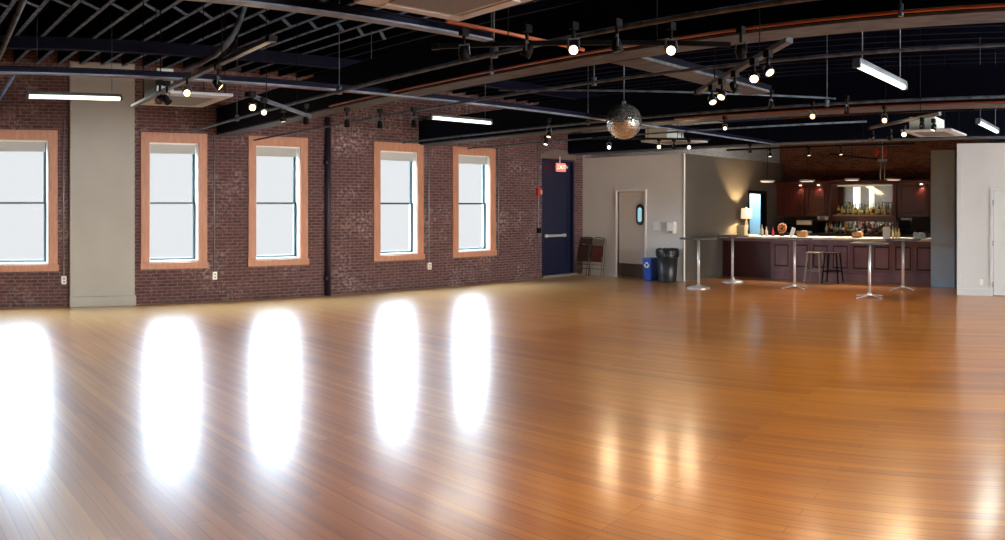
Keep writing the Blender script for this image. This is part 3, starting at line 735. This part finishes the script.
# ---------------------------------------------------------------- bins and chairs
X = 14.16; Y = yg(651.2, X)
r = empty('recycling_bin', (X, Y, 0), label='slim blue recycling bin beside the black trash can', cat='recycling bin')
def taper(z0, z1, a0, b0, a1, b1):
    b = MB(); v = []
    for z, a, c in ((z0, a0, b0), (z1, a1, b1)): v.append([b.bm.verts.new((sx*a, sy*c, z)) for sx, sy in ((-1, -1), (1, -1), (1, 1), (-1, 1))])
    b.bm.faces.new(v[0][::-1]); b.bm.faces.new(v[1])
    for k in range(4): b.bm.faces.new((v[0][k], v[0][(k+1) % 4], v[1][(k+1) % 4], v[1][k]))
    return b
taper(0, .49, .15, .10, .18, .12).build('bin_body', 'bin_blue', r, .02)
MB().box(-.19, .19, -.128, .128, .485, .52).build('bin_rim', 'bin_blue', r, .01)
# three chasing arrows
b = MB()
for k in range(3):
    a = k*2*PI/3
    ca, sa = math.cos(a), math.sin(a)
    pts = [(-.038, .028), (.018, .028), (.018, .014), (.045, .040), (.018, .066), (.018, .052), (-.038, .052)]
    b.prism([(1.15*(u*ca-v*sa), 1.15*(u*sa+v*ca)) for u, v in pts], -.172, -.180, lambda u, v, n: (n, -u, v+.36))
b.build('recycling_symbol', 'white', r)
X = 14.08; Y = yg(667.5, X)
r = empty('trash_can', (X, Y, 0), label='round black trash can with black liner over the rim', cat='trash can')
MB().lathe((0, 0, 0), [(.19, 0), (.20, .02), (.24, .60), (.235, .60)], 28).build('can_body', 'bin_black', r)
bm = bmesh.new(); x = MB(); x.bm.free(); x.bm = bm; rings = []
for i, (rad, z) in enumerate(((.252, .56), (.262, .62), (.268, .70), (.262, .745), (.235, .75), (.21, .70))):
    rings.append([bm.verts.new(((rad+random.uniform(-.012, .012))*math.cos(2*PI*k/36), (rad+random.uniform(-.012, .012))*math.sin(2*PI*k/36), z+random.uniform(-.012, .012)*(1+(i == 0)))) for k in range(36)])
for i in range(5):
    for k in range(36):
        f = bm.faces.new((rings[i][k], rings[i][(k+1) % 36], rings[i+1][(k+1) % 36], rings[i+1][k])); f.smooth = True
x.build('liner', 'liner', r)
def chair(x, y, rz, lab, cloth, frame, lean=.12):
    r = empty('folding_chair', (x, y, 0), rz, lab, 'chair')
    # local: wall at +x ; leaning towards it ; width along y
    W_ = .21; H_ = .94
    T = lambda z, o=0: (lean*z/H_+o, z)
    b = MB()
    pts = [(*[T(.0)[0]], -W_, .0), (T(.86)[0], -W_, .86), (T(.92)[0], -W_+.05, .92), (T(.93)[0], 0, .935), (T(.92)[0], W_-.05, .92), (T(.86)[0], W_, .86), (T(.0)[0], W_, .0)]
    b.tube([(p[0], p[1], p[2]) for p in pts], .013, 8); b.build('front_frame', frame, r)
    for sg in (-1, 1): MB().tube([(-.05, sg*(W_-.03), .0), (-.05+lean*.45, sg*(W_-.03), .48)], .011).build('rear_leg', frame, r)
    for z in (.17, .27): MB().cyl((lean*z/H_, -W_, z), (lean*z/H_, W_, z), .009, seg=8).build('stretcher', frame, r)
    MB().bar((lean*.36/H_-.045, 0, .34), (lean*.74/H_-.045, 0, .74), 2*W_-.05, .035, up=Vector((1, 0, 0))).build('seat', cloth, r, .012)
    MB().bar((lean*.77/H_-.02, 0, .76), (lean*.9/H_-.02, 0, .90), 2*W_-.04, .02, up=Vector((1, 0, 0))).build('backrest', frame, r, .008)
    return r
chair(14.18, yg(596.5, 14.18), 0, 'folded chair with burgundy seat leaning on grey partition', 'burgundy', 'tan')
chair(14.12, 12.655, 0, 'folded chair with dark frame leaning in the brick corner', 'kick', 'kick', lean=.2)

# ---------------------------------------------------------------- bar
BX = 16.1; BY0, BY1 = 4.46, 9.80; CT = .985
r = empty('bar_counter', (BX, 0, 0), label='long plum panelled bar with cream top', cat='bar counter')
MB().box(-.20, .78, BY0-.0, BY1, CT-.045, CT).build('counter_top', 'counter', r, .006)
MB().box(.0, .62, BY0, BY1, .0, CT-.045).build('bar_front', 'plum', r)
MB().box(-.03, .01, BY0, 8.45, 0, .17).box(-.04, .01, BY0, 8.45, .17, .20).build('plinth', 'plum', r, .004)
MB().box(-.05, .01, BY0, BY1, CT-.12, CT-.045).build('cornice', 'plum', r, .006)
MB().box(-.02, .005, 8.5, BY1, 0.0, CT-.12).build('end_panel', mat('shaded_red_end', (.045, .010, .012), .35), r)  # plain red panel, darkened in colour for the shadow it stands in
npan = 8; pw = (8.45-BY0)/npan
for k in range(npan):
    a = BY0+k*pw+.06; c = a+pw-.12
    b = MB().box(-.02, .004, a-.03, c+.03, .26, .29).box(-.02, .004, a-.03, c+.03, .81, .84).box(-.02, .004, a-.03, a+.005, .26, .84).box(-.02, .004, c-.005, c+.03, .26, .84)
    b.mi = 1; b.box(-.006, .004, a+.004, c-.004, .289, .811); b.mi = 0
    b.box(-.022, .004, a+.035, c-.035, .325, .775)
    b.build('raised_panel', ['plum', 'plumdark'], r, .005)

# back bar
bb = empty('back_bar_cabinet', (18.95, 0, 0), label='cherry back bar cabinet with mirrored bottle alcove', cat='cabinet')
def yb_(x, X=18.95): return X/math.tan((x-XP)/F)
def zb_(x, y, X=18.95): return EYE+(HZ-y)/F*X/math.sin((x-XP)/F)
A0, A1 = yb_(893), yb_(832)       # alcove, Y range
ZT = 2.33
MB().box(-.55, .45, 3.5, 9.80, 0, .95).build('base_cabinet', 'cherry', bb)
MB().box(-.60, .45, 3.5, 9.80, .95, .99).build('back_counter', mat('dark_stone', (.02, .02, .022), .3), bb, .005)
MB().box(0, .45, 3.5, A0, 1.42, ZT).build('upper_cabinet', 'cherry', bb)
MB().box(0, .45, A1, 9.80, 1.42, ZT).build('upper_cabinet', 'cherry', bb)
MB().box(.40, .45, 3.5, A0, .99, 1.42).build('backsplash', 'darkwall', bb)
MB().box(.40, .45, A1, 9.80, .99, 1.42).build('backsplash', 'darkwall', bb)
MB().box(-.10, .45, 3.5, 9.80, ZT, ZT+.06).box(-.06, .45, 3.5, 9.8, ZT-.05, ZT).build('cornice', 'cherry', bb, .01)
MB().box(-.06, .05, A0-.10, A0, .99, ZT).build('pilaster', 'cherry', bb, .008)
MB().box(-.06, .05, A1, A1+.10, .99, ZT).build('pilaster', 'cherry', bb, .008)
for a, c in ((yb_(828), yb_(786)), (A0-.14, yb_(897)-.0)): pass
def doorpanel(a, c):
    a, c = min(a, c), max(a, c)
    b = MB().box(-.03, 0, a, c, 1.46, 1.52).box(-.03, 0, a, c, ZT-.12, ZT-.06).box(-.03, 0, a, a+.07, 1.46, ZT-.06).box(-.03, 0, c-.07, c, 1.46, ZT-.06).box(-.015, 0, a+.1, c-.1, 1.56, ZT-.16)
    b.build('cabinet_door', 'cherry', bb, .006)
doorpanel(yb_(828), yb_(806)); doorpanel(yb_(805), yb_(784)); doorpanel(yb_(929), yb_(899))
MB().box(.40, .44, A0, A1, .99, ZT).build('mirror_back', mat('bar_mirror', (.40, .36, .30), .12, 1.0), bb)
MB().box(.08, .42, A0, A1, 1.44, 1.48).build('bottle_shelf', mat('amber_shelf', (.45, .33, .15), .3), bb)
MB().box(-.02, .3, A0, A1, 1.30, 1.44).build('shelf_rail', 'cherry', bb)
for px0, px1 in ((853, 859.5), (869, 873.5)):  # glowing strips put the reflection of windows into the mirror
    MB().box(.37, .40, yb_(px1, 19.3), yb_(px0, 19.3), 1.62, 2.22).build('reflection_strip', emis('mirror_reflection', (.95, .97, .88), 1.2), bb)
MB().box(.30, .38, A0+.03, A1-.03, 2.24, 2.27).build('top_reflection_strip', emis('mirror_top_reflection', (1.0, .88, .6), .3), bb)  # glowing line for the bright top of that reflection
light('alcove_light', 'AREA', (.1, (A0+A1)/2, 2.20), 7, (1, .82, .5), bb, (.2, 0, -1), shape='RECTANGLE', size=.2, size_y=A1-A0-.1)
for px in (800, 818, 921):
    yy = yb_(px, 18.85)
    pk = MB().cyl((-.08, yy, ZT-.055), (-.08, yy, ZT-.07), .035, seg=14).build('puck_light', emis('puck', (1, .75, .55), 6), bb)
    light('puck_glow', 'SPOT', (-.08, yy, ZT-.09), 6, (1, .7, .5), bb, (.25, 0, -1), spot_size=math.radians(100), spot_blend=.9, shadow_soft_size=.02)

light('back_counter_fill', 'AREA', (-.05, (A0+A1)/2, 1.40), 3, (1, .9, .75), bb, (-.5, 0, -1), shape='RECTANGLE', size=.1, size_y=A1-A0)  # added fill light for the bottle row, without a fixture
# ---- bottles
def bottle_mesh(kind):
    h, rr_, nk = kind
    return [(rr_*.9, 0), (rr_, .012), (rr_, h*.55), (rr_*.85, h*.64), (nk, h*.74), (nk, h*.95), (nk*1.15, h*.95), (nk*1.15, h)]
BC = {'clear': (.62, .66, .64), 'amber': (.50, .24, .04), 'green': (.03, .12, .04), 'gold': (.70, .52, .16), 'dark': (.03, .02, .015), 'red': (.35, .03, .02)}
BM = {k: mat('glass_'+k, v, .12, 0, **{'Specular IOR Level': .7}) for k, v in BC.items()}
LB = {k: mat('label_'+k, v, .6) for k, v in {'white': (.75, .73, .68), 'cream': (.65, .52, .3), 'black': (.02, .02, .02), 'red': (.45, .06, .04)}.items()}
protos = {}
def bottle(x, y, z, col, lbl, kind, lab, grp):
    key = (col, lbl, kind)
    if key not in protos:
        r = empty('liquor_bottle', (x, y, z), 0, lab, 'bottle', grp)
        h, rad, nk = kind
        gb = MB().lathe((0, 0, 0), bottle_mesh(kind), 14).build('glass_body', BM[col], r)
        MB().lathe((0, 0, 0), [(rad*1.02, h*.14), (rad*1.02, h*.48)], 14).build('paper_label', LB[lbl], gb)
        MB().cyl((0, 0, h), (0, 0, h+.025), nk*1.2, seg=10).build('stopper', LB['black'], r)
        protos[key] = r
    else:
        r = copy_tree(protos[key]); r.location = (x, y, z); r['label'] = lab; r['group'] = grp
    return r
K = [(.27, .038, .013), (.30, .036, .014), (.24, .045, .014), (.32, .034, .012)]
cols = ['clear', 'amber', 'green', 'clear', 'dark', 'gold', 'clear', 'red']
lbs = ['white', 'cream', 'white', 'black', 'white', 'red']
n = 25; ya, yb2 = yb_(894, 18.55), yb_(824, 18.55)
for i in range(n):
    c = random.choice(['clear', 'clear', 'dark', 'amber', 'green', 'red']); l = random.choice(lbs)
    bottle(18.62+.05*(i % 2), ya+(yb2-ya)*(i+.5)/n, .99, c, l, random.choice(K), '%s glass bottle in the crowded row on the back counter' % ({'dark': 'dark'}.get(c, c)), '%s bottles in the back counter row' % c)
n = 19; ya, yb2 = A0+.08, A1-.08
for i in range(n):
    c = random.choice(['gold', 'amber', 'gold', 'clear', 'green']); l = random.choice(['cream', 'white', 'cream', 'black'])
    bottle(19.12+.06*(i % 2), ya+(yb2-ya)*(i+.5)/n, 1.48, c, l, random.choice(K), '%s bottle on the glowing mirrored shelf' % c, '%s bottles on the mirrored shelf' % c)
# white cups stacks beneath the cabinets
def cup(x, y, z, lab, grp):
    r = empty('white_mug', (x, y, z), 0, lab, 'mug', grp)
    cb = MB().lathe((0, 0, 0), [(.035, 0), (.048, .01), (.05, .10), (.045, .10), (.04, .015)], 14).build('cup_body', 'white', r)
    MB().tube([(-.04, 0, .07), (-.065, 0, .06), (-.07, 0, .04), (-.06, 0, .025), (-.04, 0, .02)], .005, 6).build('handle', 'white', cb)
    return r
MB_sh = MB().box(18.55, 18.95, yb_(829), yb_(815), 1.30, 1.33); tag(MB_sh.build('hanging_shelf', 'cherry'), 'small dark shelf of white mugs beside the bottle alcove', 'shelf')
bpy.data.objects['hanging_shelf'].data  # shelf keeps its own mesh
for k, px in enumerate((819, 823, 826.5)):
    cup(18.75, yb_(px, 18.75), 1.33, 'white mug on the dark shelf beside the bottle alcove', 'white mugs beside bottle alcove')
MB_sh = MB().box(18.55, 18.95, yb_(912.5), yb_(900), 1.27, 1.30); tag(MB_sh.build('hanging_shelf', 'cherry'), 'small dark shelf of white mugs under the pillar side cabinet', 'shelf')
for k, px in enumerate((903, 906.5, 910)):
    cup(18.75, yb_(px, 18.75), 1.30, 'white mug on the dark shelf under the pillar side cabinet', 'white mugs under the pillar side cabinet')

# ---- things on the counter
def yc(px, X): return X/math.tan((px-XP)/F)
# table lamp
X = 16.74; Y = yc(746.5, X)
tl = empty('table_lamp', (X, Y, CT), label='table lamp with white drum shade on the bar end', cat='lamp')
MB().lathe((0, 0, 0), [(.07, 0), (.075, .015), (.03, .03), (.022, .08), (.045, .15), (.05, .22), (.03, .33), (.012, .37), (.012, .42)], 20).build('lamp_base', mat('cream_ceramic', (.6, .5, .35), .3), tl)
sh = bpy.data.materials.new('lamp_shade'); sh.use_nodes = True
_b = sh.node_tree.nodes['Principled BSDF']; _b.inputs['Base Color'].default_value = (.85, .78, .65, 1); _b.inputs['Emission Color'].default_value = (1, .80, .55, 1); _b.inputs['Emission Strength'].default_value = .75
bm = bmesh.new(); x = MB(); x.bm.free(); x.bm = bm; rg = []
for rad, z in ((.145, .41), (.13, .66), (.125, .66), (.14, .41)):
    rg.append([bm.verts.new((rad*math.cos(2*PI*k/28), rad*math.sin(2*PI*k/28), z)) for k in range(28)])
for i in range(4):
    for k in range(28):
        f = bm.faces.new((rg[i][k], rg[i][(k+1) % 28], rg[(i+1) % 4][(k+1) % 28], rg[(i+1) % 4][k])); f.smooth = i in (0, 2)
x.build('lamp_shade', sh, tl)
MB().sphere((0, 0, .47), .03).build('bulb', emis('bulb', (1, .75, .4), 20), tl)
MB().cyl((0, 0, .40), (0, 0, .68), .004, seg=6).sphere((0, 0, .685), .012, 10, 6).build('finial', 'chromedull', tl)
light('lamp_glow', 'POINT', (0, 0, .525), 240, (1, .68, .33), tl, shadow_soft_size=.03)
Y = yc(741.5, 16.2)
r = empty('cream_box', (16.3, yc(742, 16.3), CT), label='small cream box on the bar end beside the lamp', cat='box')
MB().box(-.07, .07, -.11, .11, 0, .22).build('box_body', mat('cream_card', (.55, .44, .28), .6), r, .004)
MB().box(-.075, .075, -.115, .115, .20, .25).build('box_lid', mat('cream_card_lid', (.62, .5, .33), .6), r, .004)
def vase(px, X, h, rad, col, name, lab, cat, grp=None):
    r = empty(name, (X, yc(px, X), CT), 0, lab, cat, grp)
    MB().lathe((0, 0, 0), [(rad*.8, 0), (rad, .01), (rad, h*.55), (rad*.4, h*.75), (rad*.35, h*.95), (rad*.45, h)], 14).build('bottle_body', mat(name+'_glaze', col, .3), r)
    MB().cyl((0, 0, h), (0, 0, h+.02), rad*.4, seg=10).build('stopper', LB['black'], r)
    return r
vase(762, 16.3, .27, .04, (.6, .45, .28), 'syrup_bottle', 'taller cream syrup bottle before the doorway', 'bottle')
vase(766.5, 16.35, .22, .035, (.62, .58, .48), 'syrup_bottle', 'shorter pale bottle beside the cream syrup bottle', 'bottle')
vase(773, 16.4, .20, .035, (.42, .03, .05), 'syrup_bottle', 'red bottle between pale bottles and round wreath', 'bottle')
# wreath
r = empty('dried_wreath', (16.45, yc(782, 16.45), CT), label='round dried flower arrangement on a stand on the bar', cat='wreath')
b = MB()
for k in range(26):
    a = 2*PI*k/26; b.sphere((random.uniform(-.02, .02), .10*math.cos(a), .19+.10*math.sin(a)), random.uniform(.022, .036), 8, 6)
for k in range(10):
    a = 2*PI*k/10; b.sphere((0, .045*math.cos(a), .19+.045*math.sin(a)), .025, 8, 6)
b.build('blossoms', noisy(mat('dried_blossom', (.35, .13, .06), .8), 40, .5), r)
MB().box(-.04, .04, -.05, .05, 0, .02).cyl((.02, 0, 0), (.02, 0, .1), .01).build('stand', 'seatwood', r)
def menu(px, X, w_, h_, tilt, lab):
    r = empty('menu_stand', (X, yc(px, X), CT), .1, lab, 'menu stand')
    b = MB(); m_ = Matrix.Rotation(tilt, 4, 'X')
    b.box(-.006, .006, -w_/2, w_/2, 0.004, h_, m_); b.build('menu_card', mat('white_card', (.93, .92, .93), .5), r)
    MB().box(-.04, .04, -w_/2, w_/2, 0, .012).build('stand_base', 'white', r)
    return r
menu(791, 16.2, .10, .22, .35, 'white card leaning between wreath and tan box')
menu(886.5, 16.1, .17, .26, 0, 'upright white menu card on the bar before the bottles')
def tanbox(px, X, lab):
    r = empty('napkin_caddy', (X, yc(px, X), CT), 0, lab, 'caddy')
    wd = .11
    b = MB().box(-.09, .09, -wd, wd, 0, .012).box(-.09, -.08, -wd, wd, 0, .13).box(.08, .09, -wd, wd, 0, .13).box(-.09, .09, -wd, -wd+.01, 0, .13).box(-.09, .09, wd-.01, wd, 0, .13)
    b.build('caddy_box', noisy(mat('tan_wood', (.50, .24, .09), .5), 8, .2), r)
    MB().box(-.06, .06, -.08, .0, .012, .15).build('napkins', 'white', r)
    for k in range(3): MB().cyl((0, .03+.02*k, .012), (.01, .035+.025*k, .19), .004, seg=6).build('straw', 'black', r)
    return r
tanbox(802.5, 16.3, 'tan wooden caddy on the bar next to the leaning card')
tanbox(857.5, 16.3, 'tan wooden caddy on the bar before the bottle row')
for k, px in enumerate((893, 896, 899)):
    vase(px, 16.3, .22, .028, (.60, .47, .22), 'syrup_bottle', 'cream bottle standing beside the upright menu card', 'bottle', 'cream bottles beside the menu card')
for k in range(8):
    px = 915+3.0*(k % 4)
    X = 16.2+.12*(k//4)
    r = empty('drinking_glass', (X, yc(px, X), CT), 0, 'clear upturned glass on the bar next to the pillar', 'glass', 'glasses on the bar near the pillar')
    MB().lathe((0, 0, 0), [(.038, 0), (.040, .01), (.032, .13), (.028, .135)], 14).build('glass_body', mat('clear_glass', (.5, .56, .58), .1, 0, Alpha=.75), r)
r = empty('coffee_machine', (18.6, yc(808, 18.6), .99), label='dark espresso machine under the cherry cabinet', cat='coffee machine')
MB().box(-.2, .2, -.28, .28, .0, .36).build('machine_body', 'black', r, .02)
MB().box(-.26, -.2, -.22, .22, .22, .34).box(-.3, -.2, -.22, .22, 0, .06).build('brew_group', 'chromedull', r, .01)
r = empty('cash_register', (18.55, yc(905, 18.55), .99), label='black register under the cabinet near pillar', cat='cash register')
MB().box(-.15, .15, -.22, .22, 0, .12).build('register_base', 'black', r, .01)
MB().bar((-.05, -.15, .25), (-.05, .15, .25), .02, .22).cyl((0, 0, .1), (-.03, 0, .2), .02).build('screen', 'black', r, .005)
tag(MB().box(18.42, 18.75, yc(788, 18.6)-.2, yc(788, 18.6)+.2, .99, 1.22).box(18.40, 18.43, yc(788, 18.6)-.15, yc(788, 18.6)+.15, 1.02, 1.18).build('microwave_oven', 'black', bevel=.01), 'dark small oven on the back counter behind the wreath', 'oven')

# pendants above the bar
for px, py, lab in ((767.5, 181, 'flat white pendant before the doorway'), (807, 180.6, 'flat white pendant before the cherry cabinet'), (852, 179.3, 'flat white pendant at the bottle alcove'), (893.5, 179, 'flat white pendant nearest the pillar')):
    X = 16.6; z = EYE+(HZ-py)/F*X/math.sin((px-XP)/F)
    r = empty('bar_pendant', (X, yc(px, X), z), label=lab, cat='pendant lamp', group='flat pendants above the bar')
    ps = MB().lathe((0, 0, 0), [(.15, -.024), (.175, -.02), (.18, .015), (.16, .022), (.03, .028)], 28).build('pendant_shade', mat('pendant_white', (.62, .60, .58), .5), r)
    MB().cyl((0, 0, -.027), (0, 0, -.023), .145, seg=28).build('diffuser', emis('pendant_diffuser', (1, .88, .78), 1.3), ps)
    MB().cyl((0, 0, .04), (0, 0, JZ-z), .006, seg=6).build('stem', 'black', r)
    light('pendant_light', 'AREA', (0, 0, -.05), 26, (1, .84, .68), r, (0, 0, -1), shape='DISK', size=.28, spread=math.radians(95))
# twin red discs and duct rods
for px, lab in ((876.3, 'red oval disc above the bar, one nearer the bottles'), (885, 'red oval disc above the bar, one nearer the pillar')):
    X = 17.5; z = EYE+(HZ-152.3)/F*X/math.sin((px-XP)/F)
    r = empty('red_alarm_bell', (X, yc(px, X), z), label=lab, cat='alarm bell')
    MB().sphere((0, 0, 0), .07, 18, 10, (.5, .85, 1.45)).build('bell_body', 'redpaint', r)
    MB().cyl((0, 0, .09), (0, 0, JZ-z), .008, seg=6).build('stem', 'black', r)
for px in (881, 885):
    X = 17.8; Z1 = EYE+(HZ-160)/F*X/math.sin((px-XP)/F)
tag(MB().cyl((17.8, yc(880.5, 17.8), 2.35), (17.8, yc(880.5, 17.8), 2.82), .015).cyl((17.8, yc(884.5, 17.8), 2.35), (17.8, yc(884.5, 17.8), 2.82), .015)
    .box(17.77, 17.83, yc(887, 17.8), yc(878, 17.8), 2.8, 2.86).cyl((17.8, yc(882.5, 17.8), 2.85), (17.8, yc(882.5, 17.8), JZ), .012).build('hanger_bracket', 'steel'), 'twin grey drop rods below the red discs', 'bracket')
tag(MB().tube([(17.8, yc(882, 17.8), 2.84), (17.8, yc(870, 17.8), 2.88), (17.8, yc(850, 17.8), 2.95), (17.8, yc(830, 17.8), 3.02)], .02).build('duct_pipe', 'black'), 'black pipe sloping across the brick above the bar', 'pipe')

# ---------------------------------------------------------------- high tables
def hightable(px, rho, ztop, dia, base, lab, br=.24, rot=0):
    t = (px-XP)/F; x, y = rho*math.sin(t), rho*math.cos(t)
    r = empty('high_table', (x, y, 0), rot, lab, 'high table')
    tt = MB().lathe((0, 0, 0), [(dia/2-.01, ztop-.03), (dia/2, ztop-.025), (dia/2, ztop-.005), (dia/2-.008, ztop)], 36).build('table_top', 'tabletop', r)
    MB().lathe((0, 0, 0), [(dia/2+.003, ztop-.024), (dia/2+.003, ztop-.008)], 36).build('edge_band', 'rail', tt)
    MB().cyl((0, 0, .04), (0, 0, ztop-.04), .03, seg=18).build('pole', 'chromedull', r)
    MB().cyl((0, 0, ztop-.05), (0, 0, ztop-.03), .10, seg=18).build('mounting_plate', 'black', r)
    if base == 'disc':
        MB().lathe((0, 0, 0), [(br-.01, 0), (br, .006), (br-.005, .02), (br*.75, .045), (br*.35, .062), (.045, .075), (.035, .12)], 32).build('base_disc', 'chrome', r)
    else:
        for k in range(4):
            a = PI/4+k*PI/2; d = Vector((math.cos(a), math.sin(a), 0))
            b = MB(); b.bar(d*.02+Vector((0, 0, .05)), d*(br+.04)+Vector((0, 0, .012)), .05, .014)
            b.cyl(d*(br+.02), d*(br+.02)+Vector((0, 0, .015)), .018, seg=10); b.build('foot', 'chrome', r, .006)
        MB().lathe((0, 0, 0), [(.05, .03), (.055, .06), (.035, .09)], 18).build('hub', 'chrome', r)
    return r
hightable(698.5, 15.9, 1.05, .78, 'disc', 'high round table in front of the dark partition corner', .25)
hightable(732.5, 17.2, 1.05, .74, 'disc', 'high round table in front of the bar end lamp', .25)
hightable(794.5, 16.0, 1.035, .74, 'star', 'high table with star foot beside the bar stools', .30, .3)
hightable(869.5, 14.35, 1.03, .74, 'star', 'high table closest to the open floor', .29, .35)
hightable(903, 15.75, 1.03, .74, 'star', 'high table next to the blue grey pillar', .30, .25)

def stool(px, X, lab, m, seat='seatwood'):
    r = empty('bar_stool', (X, yc(px, X), 0), .1, lab, 'bar stool')
    H_ = .68
    MB().box(-.17, .17, -.17, .17, H_-.03, H_).build('seat', seat, r, .012)
    for sx in (-1, 1):
        for sy in (-1, 1): MB().bar((sx*.19, sy*.19, 0), (sx*.13, sy*.13, H_-.03), .028, .028).build('leg', m, r)
    for z, o in ((.26, .168),):
        for s in (-1, 1):
            MB().bar((-o, s*o, z), (o, s*o, z), .02, .02).build('stretcher', m, r)
            MB().bar((s*o, -o, z), (s*o, o, z), .02, .02).build('stretcher', m, r)
    return r
stool(815, 15.7, 'grey metal bar stool beside the star foot table', 'tan', 'tan')
stool(832.5, 15.7, 'black bar stool further from the lamp', 'black')
